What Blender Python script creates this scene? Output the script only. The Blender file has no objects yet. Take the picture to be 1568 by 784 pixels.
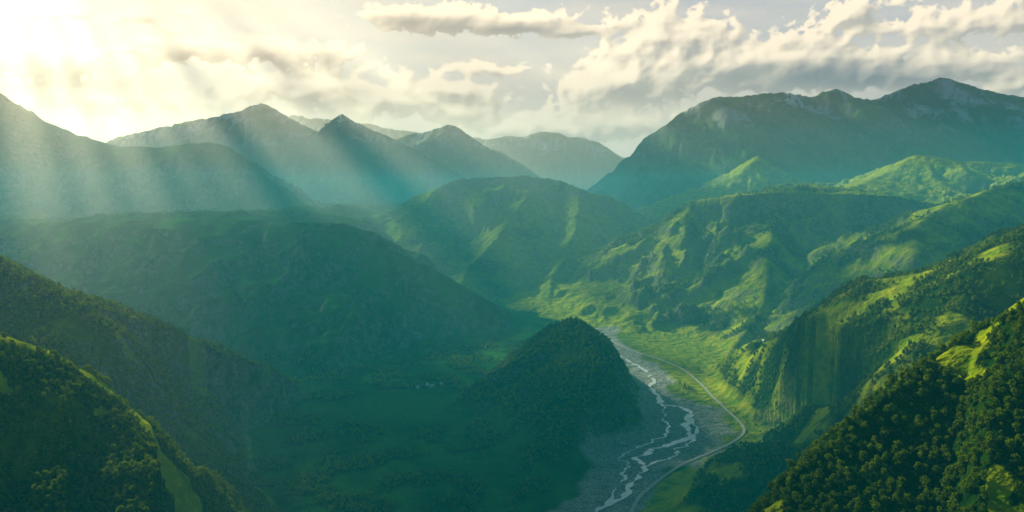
import bpy, math, random, numpy as np
from mathutils import Vector
F=1220.0; PITCH=math.atan(102/1220)
cp,sp=math.cos(PITCH),math.sin(PITCH)
def U(px,py,d):
    u=(px-784)/F; v=(392-py)/F
    dx=u; dy=cp+v*sp; dz=-sp+v*cp
    k=d/dy
    return (dx*k,d,dz*k)
FLOOR=-600.0
def floor_fn(y): return FLOOR+0.02*np.maximum(0,y-3500)
def UF(px,py):
    d=2000.
    for i in range(20):
        z=float(floor_fn(d)); p=U(px,py,1.0); d=z/p[2]
    return U(px,py,d)
f32=np.float32
def hsh(ix,iy,seed):
    h=(ix*np.uint32(374761393)+iy*np.uint32(668265263)+np.uint32(seed*2246822519&0xffffffff))
    h=(h^(h>>np.uint32(13)))*np.uint32(1274126177)
    h=h^(h>>np.uint32(16))
    return h.astype(f32)*f32(2*math.pi/4294967296.0)
def pn(x,y,seed=0):
    x=np.asarray(x,f32);y=np.asarray(y,f32)
    x0=np.floor(x); y0=np.floor(y); fx=x-x0; fy=y-y0
    ix=x0.astype(np.int32).astype(np.uint32); iy=y0.astype(np.int32).astype(np.uint32)
    def g(ax,ay,dx,dy):
        a=hsh(ix+np.uint32(ax),iy+np.uint32(ay),seed); return np.cos(a)*dx+np.sin(a)*dy
    u=fx*fx*fx*(fx*(fx*6-15)+10); v=fy*fy*fy*(fy*(fy*6-15)+10)
    a=g(0,0,fx,fy); b=g(1,0,fx-1,fy); c=g(0,1,fx,fy-1); d=g(1,1,fx-1,fy-1)
    return ((a+(b-a)*u)+((c+(d-c)*u)-(a+(b-a)*u))*v)*f32(1.5)
def fbm(x,y,o,seed,gain=.5):
    s=0;a=1;t=0
    for i in range(o):
        s=s+f32(a)*pn(x*2**i+17.3*i,y*2**i-9.1*i,seed+i); t+=a; a*=gain
    return s/f32(t)
def ridged(x,y,o,seed,gain=.5):
    s=0;a=1;t=0
    for i in range(o):
        s=s+f32(a)*(1-2*np.abs(pn(x*2**i+7.7*i,y*2**i+3.1*i,seed+i))); t+=a; a*=gain
    return s/f32(t)
R=[]
def ridge(name,pts,sf,sb,r=40,ga=.15,gl=350,cn=6,cliff=0):
    P=np.array([list(U(*q[:3]))+[q[3] if len(q)>3 else sb] for q in pts])
    R.append(dict(name=name,p=P,sf=sf,sb=sb,r=r,ga=ga,gl=gl,cn=cn,cliff=cliff))
ridge('A',[(-500,30,6500),(-200,70,6300),(0,140,6300),(60,181,6300),(110,205,6300),(180,224,6400),(250,226,6400),(320,218,6300),(345,225,6200),(400,262,6000),(450,300,5800),(500,343,5600)],.5,.5,20,.5,520,14)
ridge('B',[(-500,345,3900),(-100,348,3900),(0,345,3850,0),(60,342,3800,0),(200,339,3800,0),(330,336,3750,0),(440,341,3700,.05),(530,343,3650,.3),(580,356,3600,.45),(598,378,3560,.5),(650,402,3550,.5),(700,432,3500,.5),(740,457,3450,.5),(800,497,3350,.5),(830,515,3250,.5)],.31,.0,20,.48,340,8)
ridge('C1',[(-300,290,1500),(-150,330,1500),(0,400,1500),(60,432,1500),(130,472,1450),(190,520,1450),(235,590,1450),(290,660,1450),(360,730,1450),(430,790,1450)],.42,.5,25,.35,170,7)
ridge('C2',[(-300,440,900),(-150,480,950),(0,517,1000),(60,541,1020),(110,572,1040),(150,600,1050),(210,650,1080),(280,730,1100),(330,800,1100)],.4,.6,40,.3,130,5)
ridge('D',[(700,592,2500),(745,572,2500),(800,525,2450),(845,497,2380),(875,489,2350),(905,515,2200),(915,565,2000),(870,650,1800),(800,740,1600),(740,800,1450)],.5,.75,18,.3,220,5)
ridge('E',[(540,345,5600),(600,318,5500),(650,294,5500),(695,275,5600),(790,268,5700),(850,276,5600),(885,286,5400),(930,300,5200),(945,328,5100),(965,362,5000),(985,395,4900)],.4,.5,8,.8,420,10,70)
ridge('E2',[(810,290,5400),(790,330,4900),(740,380,4500),(700,412,4300),(690,440,4100)],.55,.55,5,.4,220,8)
ridge('E3',[(890,300,5300),(885,360,4700),(850,430,4200),(825,482,3800)],.55,.55,5,.4,220,8)
ridge('E4',[(660,289,5500),(620,330,5100),(600,370,4700)],.55,.55,5,.4,250,8)
ridge('F1',[(100,235,11500),(180,213,11500),(240,194,11500),(300,185,11500),(330,186,11200),(365,168,11000),(400,159,11000),(440,178,11000),(485,200,10500),(530,175,10300),(570,200,10000),(620,228,9700),(700,262,9200)],.5,.5,5,.6,600,70)
ridge('F1b',[(400,162,11000),(420,215,10000),(450,270,9000),(480,310,8000)],.55,.55,5,.5,500,30)
ridge('F1c',[(530,178,10300),(540,230,9200),(570,290,8000),(590,320,7000)],.55,.55,5,.5,500,30)
ridge('F2',[(590,215,11500),(640,205,11500),(685,190,11300),(720,212,11000),(760,236,10500),(800,262,10000),(830,278,9500)],.5,.5,5,.6,600,60)
ridge('F3',[(440,175,15500),(560,188,15500),(620,200,15500),(700,212,15500),(770,212,15500),(810,203,15500),(860,206,15500),(915,218,15500),(950,240,15000),(1020,250,14000)],.5,.5,10,.7,800,150)
ridge('G',[(900,318,8300),(935,288,8200),(960,262,8000),(1000,212,7900),(1050,172,7800),(1100,149,7800),(1160,143,7900),(1200,141,8000),(1240,147,8000),(1280,136,8000),(1310,148,8100),(1400,160,8200),(1568,170,8000),(1900,150,8000)],.55,.5,5,.8,380,34)
ridge('Gb',[(1300,165,9500),(1370,142,9600),(1440,119,9800),(1500,136,9800),(1568,148,9800),(1800,125,9800)],.5,.5,6,.7,450,34)
ridge('G2',[(1110,149,7800),(1065,240,7000),(1035,325,6000),(1010,385,5300)],.6,.6,5,.6,260,24)
ridge('G3',[(1240,147,8000),(1255,200,7200),(1235,255,6400)],.55,.55,5,.6,280,22)
ridge('G5',[(1440,160,8200),(1450,210,7200),(1430,250,6500)],.5,.5,5,.6,280,22)
ridge('G4',[(1090,280,5800),(1130,262,5900),(1168,238,6100),(1205,262,6000),(1240,280,5800)],.45,.4,10,.3,300,6)
ridge('H1',[(1035,365,4400,.5),(1050,335,4300,.3),(1078,308,4200,.05),(1150,298,4000,-.05),(1210,294,3950,-.05),(1300,297,3900,-.05),(1370,301,3900,-.05),(1430,312,3950,-.05)],.6,-.05,5,.5,260,5,120)
ridge('H2',[(1290,292,4600),(1350,268,4900),(1410,236,5000),(1480,246,5200),(1568,252,5300),(1800,250,5300)],.36,.3,20,.25,350,5)
ridge('H3',[(1200,318,3900),(1185,370,3600),(1155,440,3300),(1135,500,3050),(1100,570,2700)],.5,.6,8,.4,180,5)
ridge('H4',[(1075,312,4200),(1060,370,3950),(1020,440,3700),(985,490,3500)],.5,.55,12,.35,220,5)
ridge('I',[(1900,200,3600),(1700,240,3600),(1568,275,3400),(1500,293,3300),(1440,312,3200),(1410,345,3000),(1390,400,2800),(1340,480,2550),(1290,550,2350),(1215,592,2200)],.5,.5,10,.45,220,6)
ridge('J1',[(1900,240,1700),(1700,300,1700),(1568,357,1600),(1535,385,1550),(1500,415,1500),(1475,468,1450),(1400,525,1400),(1340,575,1420),(1290,620,1450),(1230,680,1450)],.5,.46,20,.3,240,9)
ridge('J2',[(2000,250,620),(1800,340,650),(1568,452,700),(1500,497,720),(1430,560,760),(1360,620,800),(1270,700,850),(1170,790,930),(1100,860,1000)],.5,.55,18,.6,140,11)
NM={r['name']:i for i,r in enumerate(R)}
def poly_dist(X,Y,P):
    best=np.full(X.shape,1e12,f32); S=np.zeros_like(best); Z=np.zeros_like(best); side=np.zeros_like(best); W=np.zeros_like(best)
    s0=0
    for a,b in zip(P[:-1].tolist(),P[1:].tolist()):
        dx,dy=b[0]-a[0],b[1]-a[1]; L2=dx*dx+dy*dy; L=math.sqrt(L2)
        t=np.clip(((X-a[0])*dx+(Y-a[1])*dy)/L2,0,1)
        qx=X-(a[0]+t*dx); qy=Y-(a[1]+t*dy); d=qx*qx+qy*qy
        m=d<best
        best=np.where(m,d,best); S=np.where(m,s0+t*L,S); Z=np.where(m,a[2]+(b[2]-a[2])*t,Z)
        if len(a)>3: W=np.where(m,a[3]+(b[3]-a[3])*t,W)
        side=np.where(m,(dx*qy-dy*qx)/L,side); s0+=L
    best=np.sqrt(best)
    return best,S,Z,side/(best+1e-3),W
def heights(X,Y):
    w1=fbm(X/900,Y/900,3,5); w2=fbm(X/900+50,Y/900,3,9)
    ws=110*np.clip(Y/4000,.2,1.5)
    Xw=X+w1*ws; Yw=Y+w2*ws
    H=floor_fn(Y)+fbm(X/300,Y/300,3,77)*6; dom=np.full(X.shape,-1,np.int32)
    n1=fbm(X/160,Y/160,4,31)
    for i,r in enumerate(R):
        d,S,Z,side,W=poly_dist(Xw,Yw,r['p'])
        if r['name']=='C2': r['dist']=d
        d=np.maximum(0,np.sqrt(d*d+r['r']**2)-r['r'])
        front=np.clip(.5-side*.8,0,1); front=front*front*(3-2*front)
        sl=r['sf']*front+W*(1-front)
        zc=Z+fbm(S/(r['gl']*1.0),S*0+i*3.3,4,100+i)*r['cn']
        drop=sl*d
        if r['cliff']:
            drop=drop+front*r['cliff']*np.clip((d-5)/45,0,1)*(.6+.9*n1)
        w=S/r['gl']+w1*.8+n1*.28
        g=ridged(w,d/(r['gl']*3)+i*5.1,3,200+i*7)
        amp=np.minimum(d*r['ga'],r['gl']*.36)
        h=zc-drop+(g-.45)*amp*(.6+.4*front)
        k=18.0
        dif=h-H
        dom=np.where(dif>0,i,dom)
        H=np.where(np.abs(dif)<k,np.maximum(h,H)+(k-np.abs(dif))**2/(4*k),np.maximum(h,H))
    return H.astype(f32),dom,n1
river_px=[(900,800),(925,778),(965,748),(987,722),(978,702),(1000,690),(1022,682),(1056,667),(1050,650),(1056,634),(1040,624),(1014,619),(1003,606),(996,596),(1001,580),(985,566),(965,556),(950,547),(937,537),(925,522),(915,508)]
river2_px=[(987,722),(1010,708),(1034,700),(1038,688),(1058,680),(1066,665),(1060,648),(1050,634)]
river3_px=[(930,775),(948,742),(960,722),(952,704),(968,690),(985,682),(1010,672),(1022,655),(1018,640),(1014,619)]
road_px=[(940,830),(967,785),(985,757),(1040,715),(1090,692),(1128,674),(1139,657),(1118,633),(1093,610),(1072,588),(1045,566),(1010,551),(975,540),(945,527),(922,510)]
def smooth(P,n=12):
    P=np.array(P);out=[]
    for i in range(len(P)-1):
        p0=P[max(i-1,0)];p1=P[i];p2=P[i+1];p3=P[min(i+2,len(P)-1)]
        for t in np.linspace(0,1,n,endpoint=False):
            out.append(.5*((2*p1)+(-p0+p2)*t+(2*p0-5*p1+4*p2-p3)*t*t+(-p0+3*p1-3*p2+p3)*t**3))
    out.append(P[-1]);return np.array(out)
river=smooth([UF(*p) for p in river_px]); river2=smooth([UF(*p) for p in river2_px]); river3=smooth([UF(*p) for p in river3_px]); road=smooth([UF(*p) for p in road_px])
for rv_,sd_ in ((river,1),(river2,2),(river3,3)):
    s=np.arange(len(rv_))*.16; rv_[:,0]+=fbm(s,s*0+.5,3,40+sd_)*26; 
NA,NR=1000,1000
az=np.radians(np.linspace(-46,46,NA)); rr=300*np.exp(np.linspace(0,math.log(24000/300),NR))
A,RR=np.meshgrid(az,rr)
X=(np.sin(A)*RR).astype(f32); Y=(np.cos(A)*RR).astype(f32)
H,dom,n1=heights(X,Y)
nearm=(Y>1100)&(Y<4300)&(np.abs(X)<1500)
def dist_masked(P):
    o=np.full(X.shape,9999,f32); o[nearm]=poly_dist(X[nearm],Y[nearm],P[::4])[0]; return o
drv=np.minimum(np.minimum(dist_masked(river),dist_masked(river2)),dist_masked(river3)); dro=dist_masked(road)
dmin=np.minimum(drv,dro)
fw=np.clip(1-(dmin-25)/110,0,1); fw=fw*fw*(3-2*fw)
H=np.where(Y<4500,H*(1-fw)+np.minimum(H,floor_fn(Y)+1)*fw,H)
det=fbm(X/60,Y/60,4,61)*6*np.clip((H-FLOOR-15)/80,0,1)*np.clip(Y/2500,.5,3)
H=(H+det*(1-fw)).astype(f32)
gy,gx=np.gradient(H); ds=np.gradient(rr)[:,None]; da=(RR*(az[1]-az[0]))
slope=np.sqrt((gy/ds)**2+(gx/da)**2)
def mesh_grid(name,X,Y,Z,keep=None):
    nr,na=X.shape
    me=bpy.data.meshes.new(name); me.vertices.add(nr*na)
    co=np.stack([X,Y,Z],-1).astype(f32).ravel(); me.vertices.foreach_set('co',co)
    i=np.arange((nr-1)*na).reshape(nr-1,na)[:,:-1]
    q=np.stack([i,i+1,i+na+1,i+na],-1).reshape(-1,4)
    if keep is not None: q=q[keep.ravel()]
    nf=len(q)
    me.loops.add(nf*4); me.loops.foreach_set('vertex_index',q.ravel().astype(np.int32))
    me.polygons.add(nf); me.polygons.foreach_set('loop_start',np.arange(0,nf*4,4,dtype=np.int32))
    me.polygons.foreach_set('use_smooth',np.ones(nf,bool))
    me.update(calc_edges=True)
    ob=bpy.data.objects.new(name,me); bpy.context.scene.collection.objects.link(ob); return ob
def attr(me,n,v):
    a=me.attributes.new(n,'FLOAT','POINT'); a.data.foreach_set('value',v.astype(f32).ravel())
terrain=mesh_grid('mountain_terrain',X,Y,H)
nf1=fbm(X/220,Y/220,4,301); nf2=fbm(X/500,Y/500,3,311); nf3=fbm(X/110,Y/110,4,331)
def inn(*n):
    m=np.zeros(H.shape,bool)
    for k in n: m|=dom==NM[k]
    return m
forest=np.zeros_like(H)
forest=np.where(inn('J2','C2'),np.clip(1.2+nf1*1.6,0,1),forest)
forest=np.where(inn('C1','D'),np.clip(1.15+nf1*1.8,0,1),forest)
forest=np.where(inn('J1'),np.clip(.75+nf3*3,0,1),forest)
forest=np.where(inn('H3','H4','I'),np.clip(.35+nf1*2+nf3*2.5,0,1),forest)
forest=np.where(inn('H1')&(slope>.3),np.clip(.3+nf1*3,0,1),forest)
forest=np.where(inn('B','E','E2','E3','E4'),np.clip(-.2+nf1*2.5,0,1),forest)
forest*=np.clip((H-floor_fn(Y)-12)/25,0,1)
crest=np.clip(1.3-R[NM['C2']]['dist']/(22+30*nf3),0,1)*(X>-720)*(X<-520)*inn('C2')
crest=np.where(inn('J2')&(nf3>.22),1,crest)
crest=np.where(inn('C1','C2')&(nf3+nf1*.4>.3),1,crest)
forest*=(1-crest)
gravel=np.clip((85+nf1*80-drv)/20,0,1)*(Y<4500)
vx_,vy_,_z=UF(640,622); field=np.clip(1.6-np.hypot((X-vx_)/200,(Y-vy_)/170)*1.3,0,1)
forest=np.maximum(forest,np.clip(.25+nf3*3.5,0,1)*(X<150)*(Y<3100)*(H<-470)*np.clip((dmin-100)/60,0,1)*(field<.05))
rock=np.clip((slope-.85)*2.5+nf1*.6,0,1)
rock=np.maximum(rock,np.clip((H-250)/500,0,1)*np.clip(.75+nf2*2,0,1))*~inn('J1','J2','C2')
rock=np.where(inn('B','E','H1','H3','I')&(slope>.25),np.maximum(rock,np.clip((fbm(X/90,Y/170,4,411)-.16)*6,0,1)*.8),rock)
snow=np.clip((H-500)/300,0,1)*np.clip((ridged(X/170+nf1,Y/600,3,660)-.38)*6,0,1)*np.clip(nf2*3+.4,0,1)*(~inn('A'))
sunlit=np.where(inn('H1','H2','H3','H4','G4','I','J1','J2'),1.,.0)+np.where(inn('E','E2','E3','E4'),.5,0)+np.where(inn('C1','C2'),.5,0)  # slopes meant to look sunlit get brighter grass: sunlight put into the colour
sunlit=np.maximum(sunlit,np.maximum(crest,.7*np.clip((X-380)/150,0,1)*(Y<3500)*(H<-480)))
pat=np.clip(.5+fbm((X+Y*.3)/140,(Y-X*.3)/420,4,880)*1.6,0,1)
for k_,v_ in (('sunlit',sunlit),('forest',forest),('rock',rock),('gravel',gravel),('snow',snow),('patch',np.maximum(pat,field*1.6))): attr(terrain.data,k_,v_)
lr0=math.log(300); dlr=(math.log(24000)-lr0)/(NR-1)
def bil(G,x,y):
    r=np.hypot(x,y);a=np.arctan2(x,y); i=(np.log(r)-lr0)/dlr; j=(a-az[0])/(az[1]-az[0])
    i=np.clip(i,0,NR-1.001);j=np.clip(j,0,NA-1.001);i0=i.astype(int);j0=j.astype(int);u=i-i0;v=j-j0
    return (G[i0,j0]*(1-u)*(1-v)+G[i0+1,j0]*u*(1-v)+G[i0,j0+1]*(1-u)*v+G[i0+1,j0+1]*u*v)
def mat(name):
    m=bpy.data.materials.new(name); m.use_nodes=True; nt=m.node_tree; nt.nodes.clear(); return m,nt
class N:
    def __init__(s,nt): s.nt=nt
    def n(s,t,**k):
        x=s.nt.nodes.new(t)
        for a,b in k.items(): setattr(x,a,b)
        return x
    def l(s,a,b): s.nt.links.new(a,b)
    def math(s,op,a,b=None,c=None,clamp=False):
        x=s.n('ShaderNodeMath',operation=op); x.use_clamp=clamp
        for i,v in enumerate((a,b,c)):
            if v is None: continue
            if isinstance(v,(int,float)): x.inputs[i].default_value=v
            else: s.l(v,x.inputs[i])
        return x.outputs[0]
    def mix(s,f,a,b,bt='MIX'):
        x=s.n('ShaderNodeMix',data_type='RGBA',blend_type=bt)
        for sock,v in ((x.inputs[0],f),(x.inputs[6],a),(x.inputs[7],b)):
            if isinstance(v,(int,float)): sock.default_value=v
            elif isinstance(v,tuple): sock.default_value=(*v,1)
            else: s.l(v,sock)
        return x.outputs[2]
    def noise(s,vec,scale,detail=4,rough=.55,dist=0):
        x=s.n('ShaderNodeTexNoise'); x.inputs['Scale'].default_value=scale; x.inputs['Detail'].default_value=detail
        x.inputs['Roughness'].default_value=rough; x.inputs['Distortion'].default_value=dist
        s.l(vec,x.inputs['Vector']); return x.outputs['Fac']
    def at(s,n): return s.n('ShaderNodeAttribute',attribute_name=n).outputs['Fac']
    def ramp(s,f,lo,hi,o0=0,o1=1,sm=False):
        x=s.n('ShaderNodeMapRange'); x.inputs[1].default_value=lo;x.inputs[2].default_value=hi
        x.inputs[3].default_value=o0;x.inputs[4].default_value=o1
        if sm: x.interpolation_type='SMOOTHSTEP'
        s.l(f,x.inputs[0]);return x.outputs[0]
m,nt=mat('alpine_ground'); q=N(nt)
geo=q.n('ShaderNodeNewGeometry'); pos=geo.outputs['Position']
nb=q.noise(pos,.03,4,.6); nc=q.noise(pos,.15,3,.6)
grass_shade=q.mix(q.ramp(nb,.35,.65),(.005,.05,.010),(.018,.085,.016))
grass_shade=q.mix(q.at('patch'),grass_shade,(.045,.17,.015))
grass_sun=q.mix(q.ramp(nb,.35,.65),(.13,.25,.004),(.44,.46,.004))
grass=q.mix(q.at('sunlit'),grass_shade,grass_sun)  # blends shaded and sunlit grass tones, light painted into the ground colour
forc=q.mix(q.ramp(nb,.3,.7),(.005,.03,.005),(.025,.065,.005))
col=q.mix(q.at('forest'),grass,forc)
rockc=q.mix(q.ramp(nc,.35,.65),(.06,.065,.06),(.24,.235,.2))
rf=q.math('MULTIPLY',q.at('rock'),q.ramp(nb,.35,.6))
col=q.mix(rf,col,rockc)
gc=q.mix(q.ramp(nc,.35,.65),(.18,.19,.195),(.45,.46,.44))
col=q.mix(q.math('MULTIPLY',q.at('gravel'),q.ramp(nb,.3,.5,.55,.95)),col,gc)
col=q.mix(q.at('snow'),col,(.75,.77,.8))
b=q.n('ShaderNodeBsdfDiffuse'); q.l(col,b.inputs[0])
bp=q.n('ShaderNodeBump'); bp.inputs['Strength'].default_value=1; bp.inputs['Distance'].default_value=18; q.l(nb,bp.inputs['Height'])
q.l(bp.outputs[0],b.inputs['Normal'])
o=q.n('ShaderNodeOutputMaterial'); q.l(b.outputs[0],o.inputs[0])
terrain.data.materials.append(m)
def ribbon(name,P,w,off,m,wn=0,seed=1):
    T=np.gradient(P[:,:2],axis=0);T/=np.linalg.norm(T,axis=1)[:,None]
    Nn=np.stack([-T[:,1],T[:,0]],1)
    if np.isscalar(w): w=np.full(len(P),w)
    if wn:
        s=np.arange(len(P))*.35; w=w*(1+wn*pn(s,s*0+.5,seed)*1.5)
    rows=[]
    for k in (-.5,-.17,.17,.5):
        xy=P[:,:2]+Nn*(w*k)[:,None]; z=bil(H,xy[:,0],xy[:,1]); rows.append(np.stack([xy[:,0],xy[:,1],z],1))
    rows=np.array(rows); rows[...,2]=rows[...,2].max(0)+off
    ob=mesh_grid(name,rows[...,0],rows[...,1],rows[...,2]); ob.data.materials.append(m); return ob
wm,nt=mat('river_water'); q=N(nt); p=q.n('ShaderNodeBsdfPrincipled'); p.inputs['Base Color'].default_value=(.85,.88,.88,1); p.inputs['Roughness'].default_value=.15
geo=q.n('ShaderNodeNewGeometry'); bb=q.n('ShaderNodeBump'); bb.inputs['Distance'].default_value=.3; q.l(q.noise(geo.outputs['Position'],.5,4),bb.inputs['Height']); q.l(bb.outputs[0],p.inputs['Normal'])
o=q.n('ShaderNodeOutputMaterial'); q.l(p.outputs[0],o.inputs[0])
rm,nt=mat('road_gravel'); q=N(nt); p=q.n('ShaderNodeBsdfDiffuse'); geo=q.n('ShaderNodeNewGeometry'); q.l(q.mix(q.noise(geo.outputs['Position'],.1,4),(.4,.4,.36),(.6,.58,.52)),p.inputs[0])
o=q.n('ShaderNodeOutputMaterial'); q.l(p.outputs[0],o.inputs[0])
ribbon('river',river,11,1.2,wm,.8,3)
ribbon('river_branch',river2,6,1.25,wm,.8,8)
ribbon('river_branch',river3,4.5,1.3,wm,.8,18)
ribbon('valley_road',road,8,1.5,rm)
# ---------- village houses
def simple(name,c,r=.8):
    m,nt=mat(name); q=N(nt); d=q.n('ShaderNodeBsdfDiffuse'); geo=q.n('ShaderNodeNewGeometry')
    q.l(q.mix(q.noise(geo.outputs['Position'],.8,3),tuple(x*.75 for x in c),c),d.inputs[0]); o=q.n('ShaderNodeOutputMaterial'); q.l(d.outputs[0],o.inputs[0]); return m
hm=[simple('plaster_wall',(.8,.78,.72)),simple('metal_roof',(.6,.62,.64)),simple('window_glass',(.04,.05,.06)),simple('wood_door',(.12,.07,.04))]
def house(x,y,rot,w=10,l=15,h=5):
    z=float(bil(H,np.array([x]),np.array([y]))[0])-.5
    e=bpy.data.objects.new('village_house',None); bpy.context.scene.collection.objects.link(e); e.location=(x,y,z); e.rotation_euler=(0,0,rot)
    def part(n,V,Fc,mi):
        me=bpy.data.meshes.new(n);me.from_pydata(V,[],Fc);me.materials.append(hm[mi]);me.update();o=bpy.data.objects.new(n,me);bpy.context.scene.collection.objects.link(o);o.parent=e
    a,b_=w/2,l/2
    part('walls',[(-a,-b_,0),(a,-b_,0),(a,b_,0),(-a,b_,0),(-a,-b_,h),(a,-b_,h),(a,b_,h),(-a,b_,h),(0,-b_,h+3.5),(0,b_,h+3.5)],[(0,1,5,4),(1,2,6,5),(2,3,7,6),(3,0,4,7),(4,5,8),(6,7,9)],0)
    part('roof',[(-a-.8,-b_-.8,h-.4),(0,-b_-.8,h+3.7),(a+.8,-b_-.8,h-.4),(-a-.8,b_+.8,h-.4),(0,b_+.8,h+3.7),(a+.8,b_+.8,h-.4)],[(0,1,4,3),(1,2,5,4)],1)
    for s_ in (-1,1):
        for t in (-4,0,4):
            xx_=s_*(a+.05); part('window',[(xx_,t-.7,1.6),(xx_,t+.7,1.6),(xx_,t+.7,3.2),(xx_,t-.7,3.2)],[(0,1,2,3)],2)
    part('door',[(-.6,-b_-.05,0),(.6,-b_-.05,0),(.6,-b_-.05,2.2),(-.6,-b_-.05,2.2)],[(0,1,2,3)],3)
rh=random.Random(8)
for (hx,hy) in [(622,591),(634,589),(655,590),(661,592),(640,594),(676,589),(1168,598),(1087,625)]:
    p=UF(hx,hy); house(p[0],p[1],rh.uniform(0,3.1))
# ---------- trees
fm,nt=mat('foliage'); q=N(nt)
oi=q.n('ShaderNodeObjectInfo')
fc=q.mix(oi.outputs['Random'],(.012,.085,.005),(.15,.25,.006))
d=q.n('ShaderNodeBsdfDiffuse'); q.l(fc,d.inputs[0]); tr=q.n('ShaderNodeBsdfTranslucent'); q.l(q.mix(.6,fc,(.44,.54,.005)),tr.inputs[0])
ms=q.n('ShaderNodeMixShader'); ms.inputs[0].default_value=.48; q.l(d.outputs[0],ms.inputs[1]); q.l(tr.outputs[0],ms.inputs[2])
o=q.n('ShaderNodeOutputMaterial'); q.l(ms.outputs[0],o.inputs[0])
bm_,nt=mat('bark'); q=N(nt); d=q.n('ShaderNodeBsdfDiffuse'); d.inputs[0].default_value=(.08,.06,.045,1); o=q.n('ShaderNodeOutputMaterial'); q.l(d.outputs[0],o.inputs[0])
def make_tree(name,rng,nleaf,lsz,nl):
    V=[];Fc=[];M=[]
    def tube(a,b,ra,rb,n=5):
        a=np.array(a);b=np.array(b);ax=b-a;ax/=np.linalg.norm(ax);u=np.cross(ax,[.3,.9,.1]);u/=np.linalg.norm(u);v=np.cross(ax,u);s=len(V)
        for c,r in((a,ra),(b,rb)):
            for k in range(n): t=k/n*2*math.pi; V.append(c+r*(math.cos(t)*u+math.sin(t)*v))
        for k in range(n): Fc.append((s+k,s+(k+1)%n,s+n+(k+1)%n,s+n+k));M.append(1)
    tube((0,0,-.15),(0,0,.45),.035,.02); tube((0,0,.45),(.02,.02,.85),.02,.006)
    lobes=[]
    for i in range(nl):
        t=rng.uniform(0,2*math.pi); r=rng.uniform(.08,.3); z=rng.uniform(.38,.88); r*=(1.25-z*.8)*1.2
        c=np.array([math.cos(t)*r,math.sin(t)*r,z]); lobes.append((c,rng.uniform(.13,.2)))
        tube((0,0,z*.55),c,.012,.004,3)
    lobes.append((np.array([0,0,.88]),.13))
    for i in range(nleaf):
        c,rad=lobes[rng.randrange(len(lobes))]
        dd=np.array([rng.gauss(0,1) for _ in range(3)]);dd/=np.linalg.norm(dd)
        p=c+dd*rad*rng.uniform(.7,1.08)*np.array([1,1,.85])
        nrm=dd+np.array([rng.gauss(0,.45) for _ in range(3)]);nrm/=np.linalg.norm(nrm)
        u=np.cross(nrm,[rng.gauss(0,1) for _ in range(3)]);u/=np.linalg.norm(u);v=np.cross(nrm,u);s=len(V)
        a=lsz*rng.uniform(.6,1.3)
        for k in ((-1,-.6),(.2,-1),(1,.3),(-.3,1)): V.append(p+a*(k[0]*u+k[1]*v))
        Fc.append((s,s+1,s+2,s+3));M.append(0)
    me=bpy.data.meshes.new(name);me.from_pydata([tuple(v) for v in V],[],Fc);me.materials.append(fm);me.materials.append(bm_)
    me.polygons.foreach_set('material_index',M);me.update()
    return bpy.data.objects.new(name,me)
rng=random.Random(4)
colN=bpy.data.collections.new('tree_kinds_near'); colF=bpy.data.collections.new('tree_kinds_far')
for i in range(4): colN.objects.link(make_tree('broadleaf_tree_kind',rng,320,.055,9))
for i in range(3): colF.objects.link(make_tree('broadleaf_tree_far_kind',rng,90,.11,7))
npr=np.random.default_rng(3)
cell=(ds*da).astype(f32)
def scatter(name,mask,dens,col,smin,smax):
    lam=cell*dens*mask; n=npr.poisson(np.clip(lam,0,50)); I,J=np.nonzero(n); k=n[I,J]; I=np.repeat(I,k);J=np.repeat(J,k)
    ok=(I<NR-1)&(J<NA-1);I=I[ok];J=J[ok]
    u=npr.random(len(I));v=npr.random(len(I))
    def L(G): return G[I,J]*(1-u)*(1-v)+G[I+1,J]*u*(1-v)+G[I,J+1]*(1-u)*v+G[I+1,J+1]*u*v
    pts=np.stack([L(X),L(Y),L(H)-.3],-1).astype(f32)
    me=bpy.data.meshes.new(name);me.vertices.add(len(pts));me.vertices.foreach_set('co',pts.ravel())
    a=me.attributes.new('sc','FLOAT','POINT');a.data.foreach_set('value',(smin+(smax-smin)*npr.random(len(pts))**1.5).astype(f32))
    a=me.attributes.new('rz','FLOAT','POINT');a.data.foreach_set('value',(npr.random(len(pts))*6.28).astype(f32))
    me.update();ob=bpy.data.objects.new(name,me);bpy.context.scene.collection.objects.link(ob)
    g=bpy.data.node_groups.new(name,'GeometryNodeTree'); g.interface.new_socket('Geometry',in_out='INPUT',socket_type='NodeSocketGeometry'); g.interface.new_socket('Geometry',in_out='OUTPUT',socket_type='NodeSocketGeometry')
    gi=g.nodes.new('NodeGroupInput');go=g.nodes.new('NodeGroupOutput');ip=g.nodes.new('GeometryNodeInstanceOnPoints')
    ci=g.nodes.new('GeometryNodeCollectionInfo');ci.inputs[0].default_value=col;ci.inputs['Separate Children'].default_value=True;ci.inputs['Reset Children'].default_value=True
    g.links.new(gi.outputs[0],ip.inputs['Points']);g.links.new(ci.outputs[0],ip.inputs['Instance']);ip.inputs['Pick Instance'].default_value=True
    def na_(n):
        x=g.nodes.new('GeometryNodeInputNamedAttribute');x.data_type='FLOAT';x.inputs['Name'].default_value=n;return x.outputs[0]
    g.links.new(na_('sc'),ip.inputs['Scale'])
    cx=g.nodes.new('ShaderNodeCombineXYZ');g.links.new(na_('rz'),cx.inputs[2]);g.links.new(cx.outputs[0],ip.inputs['Rotation'])
    g.links.new(ip.outputs[0],go.inputs[0])
    md=ob.modifiers.new('instances','NODES');md.node_group=g
    print(name,len(pts));return ob
fov=np.abs(A)<math.radians(36)
fo=np.where(forest>.35,forest,0)*fov
scatter('foreground_forest',fo*(RR<1350),1/27,colN,4.5,11)
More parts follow.
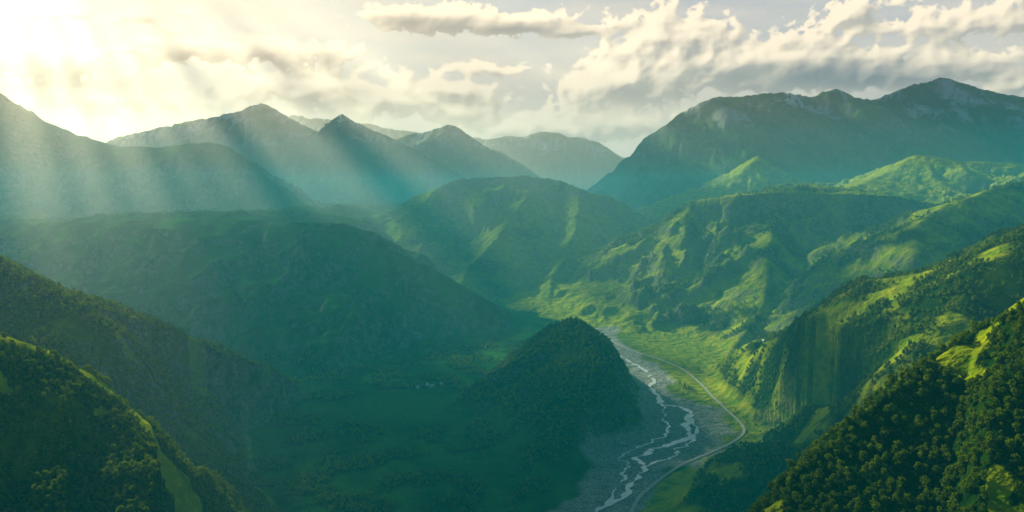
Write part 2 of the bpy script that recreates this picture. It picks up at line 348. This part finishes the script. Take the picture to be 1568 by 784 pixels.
scatter('hillside_forest',fo*((RR>=1350)&(RR<2800)),1/85,colF,7,13)
scatter('distant_forest',fo*((RR>=2800)&(RR<4600))*~inn('B'),1/220,colF,8,16)
mead=((slope<.5)&(forest<.35)&(gravel<.1)&(RR<3600))*fov*np.clip(nf1*3+.3,0,1)
scatter('meadow_trees',mead,1/7000,colF,6,12)
# ---------- sun and sky
azs=math.radians(-34); el=math.radians(24.5)
sd=Vector((math.sin(azs)*math.cos(el),math.cos(azs)*math.cos(el),math.sin(el)))
L=bpy.data.lights.new('sun','SUN'); L.energy=5; L.angle=math.radians(.5); L.color=(1,.95,.6)
so=bpy.data.objects.new('sun',L); bpy.context.scene.collection.objects.link(so)
so.rotation_euler=(-sd).to_track_quat('-Z','Y').to_euler()
w=bpy.data.worlds.new('World'); bpy.context.scene.world=w; w.use_nodes=True; nt=w.node_tree; nt.nodes.clear(); q=N(nt)
sk=q.n('ShaderNodeTexSky',sky_type='NISHITA'); sk.sun_disc=False; sk.sun_elevation=el; sk.sun_rotation=azs; sk.altitude=1500
bg=q.n('ShaderNodeBackground'); bg.inputs[1].default_value=.05; q.l(sk.outputs[0],bg.inputs[0])
o=q.n('ShaderNodeOutputWorld'); q.l(bg.outputs[0],o.inputs[0])
# cloudy sky dome (angular units: 1 unit = 1/F rad)
BL=[(1040,80,105,68,1.8),(1100,105,150,52,1.8),(955,125,100,48,1.7),(1210,98,150,48,1.8),(1330,112,120,36,1.7),(1460,40,130,32,1.),(1480,105,70,22,1.1),(1290,28,55,24,.9),(1555,130,50,22,1.1),
(620,25,80,18,1.1),(740,38,190,24,1.3),(860,48,80,16,1.2),(330,80,190,28,1.3),(60,97,120,30,1.3),(-150,90,120,40,.9),(600,155,160,46,1.3),(480,140,140,38,1.2),(700,168,110,38,1.3),(850,200,160,30,1.4),(770,105,80,14,.7),(230,155,140,22,.8),(1720,60,90,40,1),(120,20,140,16,.7),(940,190,110,34,1.2),(330,190,300,22,.7)]
DK=[(1270,118,150,20,.8),(1130,146,110,12,.4),(640,33,80,12,.6),(790,46,130,12,.65),(330,86,150,16,.55),(60,102,100,18,.55),(640,182,90,10,.3),(1450,64,100,10,.3),(960,168,80,8,.25)]
DNA,DNE=1600,400
daz=np.radians(np.linspace(-47,47,DNA)); de=np.radians(np.linspace(-2.5,15.5,DNE))
DA,DE=np.meshgrid(daz,de); ua=(784+DA*F).astype(f32); ue=(290-DE*F).astype(f32)
env=np.full(ua.shape,-.6,f32)
def angp(bx,by):
    x,y,z=U(bx,by,1.0); return 784+math.atan2(x,y)*F, 290-math.atan2(z,math.hypot(x,y))*F
for (bx,by,rx,ry,am) in BL:
    a_,e_=angp(bx,by)
    dy_=(ue-e_); dy_=np.where(dy_>0,dy_/(ry*.7),dy_/ry)
    v=am*.7*(1-np.sqrt(((ua-a_)/rx)**2+dy_**2)); env=np.maximum(env,v)+.10*np.clip(1-np.abs(env-v)/.25,0,1)*(v>-.5)
wx=fbm(ua/150,ue/100,3,701)*12; wy=fbm(ua/150,ue/100,3,733)*7
xx=ua+wx;yy=ue+wy
def billow(x,y,o,seed,g=.5):
    s=0;a=1;t=0
    for i in range(o): s=s+a*np.abs(pn(x*2.1**i+5*i,y*2.1**i+3*i,seed+i))*2;t+=a;a*=g
    return s/t
nz=fbm(xx/110,yy/60,6,711,.55); bl=billow(xx/44,yy/36,6,751,.6)
Dn=env+nz*.65-bl*.8+.40
def blur(G,ry,rx):
    for ax,r in ((0,ry),(1,rx)):
        for _ in range(2):
            P_=np.pad(G,[(r+1,r) if a==ax else (0,0) for a in (0,1)],mode='edge'); C_=np.cumsum(P_,axis=ax,dtype=np.float64)
            n_=G.shape[ax]; G=(np.take(C_,range(2*r+1,2*r+1+n_),ax)-np.take(C_,range(0,n_),ax))/(2*r+1)
    return G.astype(f32)
Dc=np.clip(Dn,-.3,1.4); Dl=blur(Dc,1,1); Dh=blur(Dc,4,4)
alpha=np.clip(Dn/.18,0,1);alpha=alpha*alpha*(3-2*alpha)
sa=784+azs*F; se=290-el*F
vx=sa-ua; vy=se-ue; vl=np.hypot(vx,vy)+1; vx/=vl; vy/=vl
stepx=(daz[1]-daz[0])*F; stepy=(de[1]-de[0])*F
tau=np.zeros_like(Dn); JJ,II=np.meshgrid(np.arange(DNA),np.arange(DNE))
def shift(G,k,oy=0):
    j=np.clip(JJ+(vx*k)/stepx,0,DNA-1).astype(int); i=np.clip(II-(vy*k+oy)/stepy,0,DNE-1).astype(int)
    return G[i,j]
for k in range(4,44,5): tau+=np.clip(shift(Dh,k),0,1)*2.4
rel=(Dh-shift(Dh,10,-7))*1.0+(Dl-shift(Dl,4,-3))*.7
lit=.42+np.exp(-tau*.08)*.56+np.clip(rel,-.3,.5)
for (bx,by,rx,ry,s_) in DK:
    a_,e_=angp(bx,by); lit=lit*(1-s_*np.exp(-((ua-a_)/rx)**2-((ue-e_-wy*.5)/ry)**2))
lit=np.clip(lit,0,1.1)
dirs=np.stack([np.sin(DA)*np.cos(DE),np.cos(DA)*np.cos(DE),np.sin(DE)],-1)
gd=np.array(Vector(U(150,-60,1.0)).normalized())
dt=np.clip(dirs@gd,0,1)[...,None]
gl1=dt**12; gl2=dt**60
c3=lambda a:np.array(a)
dark=c3((.18,.23,.28))*(1-gl1)+c3((.48,.34,.23))*gl1
bright=c3((1.3,1.06,.78))*(1-gl1)+c3((1.2,.98,.70))*gl1
lt=lit[...,None]; ccol=dark*(1-lt)+bright*lt
e01=np.clip(DE/math.radians(14),0,1)[...,None]
clear=c3((1.1,.9,.68))*(1-e01)+c3((.50,.55,.62))*e01
clear=clear*(1-gl1*.9)+c3((1.05,.92,.7))*gl1*.9
veil=np.clip(fbm(ua/220,ue/45,5,790)*1.3+.35,0,.8)[...,None]; clear=clear*(1-veil)+(clear*.5+bright*.45)*veil
al=alpha[...,None]; scol=ccol*al+clear*(1-al)+gl2*c3((.35,.3,.2))
RD=60000.
dome=mesh_grid('sky',(dirs[...,0]*RD),(dirs[...,1]*RD),(dirs[...,2]*RD))
ca=dome.data.attributes.new('sky_col','FLOAT_COLOR','POINT'); ca.data.foreach_set('color',np.concatenate([scol,np.ones_like(al)],-1).astype(f32).ravel())
m,nt=mat('cloudy_sky'); q=N(nt); e=q.n('ShaderNodeEmission'); a=q.n('ShaderNodeAttribute',attribute_name='sky_col'); q.l(a.outputs['Color'],e.inputs[0]); o=q.n('ShaderNodeOutputMaterial'); q.l(e.outputs[0],o.inputs[0])
m.cycles.emission_sampling='NONE'; dome.data.materials.append(m)
# ---------- added out-of-view blocker sheet up-sun, holes cut to aim sun patches and beams
DZ=8000.
LIT=[(1050,450,3500,520),(1100,520,2950,350),(1180,330,3900,350),(1170,250,6000,600),(1380,262,4900,850),(1150,600,2150,260),(1200,640,2000,250),(1240,560,2300,260),(1480,300,3300,540),(1500,430,1500,420),(1400,540,1400,270),(1450,560,780,340),(1560,480,700,320),(1350,680,750,220),(1480,620,650,200),(60,540,1020,270),(130,590,1050,170),(60,440,1500,220),(120,480,1450,140),(800,285,5500,300),(740,375,4500,200),(735,450,3450,90),(1000,600,2150,140),(1000,560,2500,110),(1020,670,1800,120)]
gx_=np.arange(-17000,6000,80.);gy_=np.arange(11000,24000,80.)
DX,DY=np.meshgrid(gx_,gy_)
DXf=DX.astype(f32);DYf=DY.astype(f32)
fld=fbm(DXf/700,DYf/700,4,900)-.45
def proj(p):
    t=(DZ-p[2])/sd.z; return p[0]+sd.x*t,p[1]+sd.y*t
for (px,py,d_,rad) in LIT:
    qx,qy=proj(U(px,py,d_))
    fld=np.maximum(fld,.9*(1-np.hypot(DX-qx,DY-qy)/rad)+fbm(DXf/200,DYf/200,2,950)*.35)
SHAFT=[(30,260,2600,6300,120),(120,270,3000,6500,80),(205,290,2600,6200,100),(290,300,2600,6300,70),(360,300,3200,6300,120),(480,320,3000,6200,90),(560,330,3000,6300,140),(700,330,3200,6300,120),(860,330,3300,6300,130),(1060,235,3600,7500,120),(1180,235,4200,7500,150),(1290,225,4200,7500,130),(1420,215,4500,7500,130)]
for (px,py,d0,d1,wd) in SHAFT:  # holes stretched along camera rays so the beams show as streaks
    ax,ay=proj(U(px,py,d0)); bx_,by_=proj(U(px,py,d1)); dx,dy=bx_-ax,by_-ay
    t=np.clip(((DX-ax)*dx+(DY-ay)*dy)/(dx*dx+dy*dy),0,1); dd=np.hypot(DX-ax-t*dx,DY-ay-t*dy)
    fld=np.maximum(fld,.8*(1-dd/(wd*(.6+.8*t)))+fbm(DXf/150,DYf/150,2,970)*.2)
SH=[(870,560,2200,340),(500,650,2000,500),(1320,390,3600,260),(640,600,2400,300),(1260,440,3100,220)]
for (px,py,d_,rad) in SH:
    qx,qy=proj(U(px,py,d_))
    fld=fld-1.2*np.clip(1-np.hypot(DX-qx,DY-qy)/rad,0,1)
keep=(fld[:-1,:-1]<0.0)
deck=mesh_grid('sun_blocker_deck',DXf,DYf,DZ+fbm(DXf/500,DYf/500,3,955)*150,keep)
m,nt=mat('blocker_white'); q=N(nt); d=q.n('ShaderNodeBsdfDiffuse'); d.inputs[0].default_value=(.8,.8,.8,1); o=q.n('ShaderNodeOutputMaterial'); q.l(d.outputs[0],o.inputs[0]); deck.data.materials.append(m)  # plain white for the added sun blocker
# ---------- haze volumes
def box(name,x0,x1,y0,y1,z0,z1):
    bpy.ops.mesh.primitive_cube_add(size=1,location=((x0+x1)/2,(y0+y1)/2,(z0+z1)/2)); o=bpy.context.object; o.name=name; o.scale=(x1-x0,y1-y0,z1-z0); return o
hz=box('mountain_haze',-13000,13000,-500,17500,-900,1500)
m,nt=mat('haze'); q=N(nt)
vs=q.n('ShaderNodeVolumeScatter'); vs.inputs['Color'].default_value=(1,.88,.82,1); vs.inputs['Density'].default_value=4.6e-5; vs.inputs['Anisotropy'].default_value=.74
o=q.n('ShaderNodeOutputMaterial'); q.l(vs.outputs[0],o.inputs['Volume']); hz.data.materials.append(m)
fz=box('distant_haze',-12500,12500,8700,17300,-950,1420)
m,nt=mat('far_haze'); q=N(nt)
vs=q.n('ShaderNodeVolumeScatter'); vs.inputs['Color'].default_value=(1,.92,.86,1); vs.inputs['Density'].default_value=4.5e-5; vs.inputs['Anisotropy'].default_value=.6
o=q.n('ShaderNodeOutputMaterial'); q.l(vs.outputs[0],o.inputs['Volume']); fz.data.materials.append(m)
m,nt=mat('mist_glow'); q=N(nt)
em=q.n('ShaderNodeEmission'); em.inputs[0].default_value=(0,.86,.86,1); em.inputs[1].default_value=1.55e-5  # teal self-glow stands in for light scattered in the haze
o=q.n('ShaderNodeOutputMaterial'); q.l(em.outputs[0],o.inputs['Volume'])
for nm_,zt,y1 in (('valley_mist_glow',120,8600),('valley_mist_glow',480,8650)):
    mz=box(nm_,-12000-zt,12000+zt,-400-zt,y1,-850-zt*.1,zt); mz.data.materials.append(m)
c=bpy.data.cameras.new('camera'); c.lens=36*F/1568; c.sensor_width=36; c.clip_end=200000; c.clip_start=1
co=bpy.data.objects.new('camera',c); bpy.context.scene.collection.objects.link(co); co.rotation_euler=(math.pi/2-PITCH,0,0)
bpy.context.scene.camera=co
sc=bpy.context.scene; sc.view_settings.view_transform='Standard'; sc.view_settings.look='None'; sc.view_settings.exposure=0
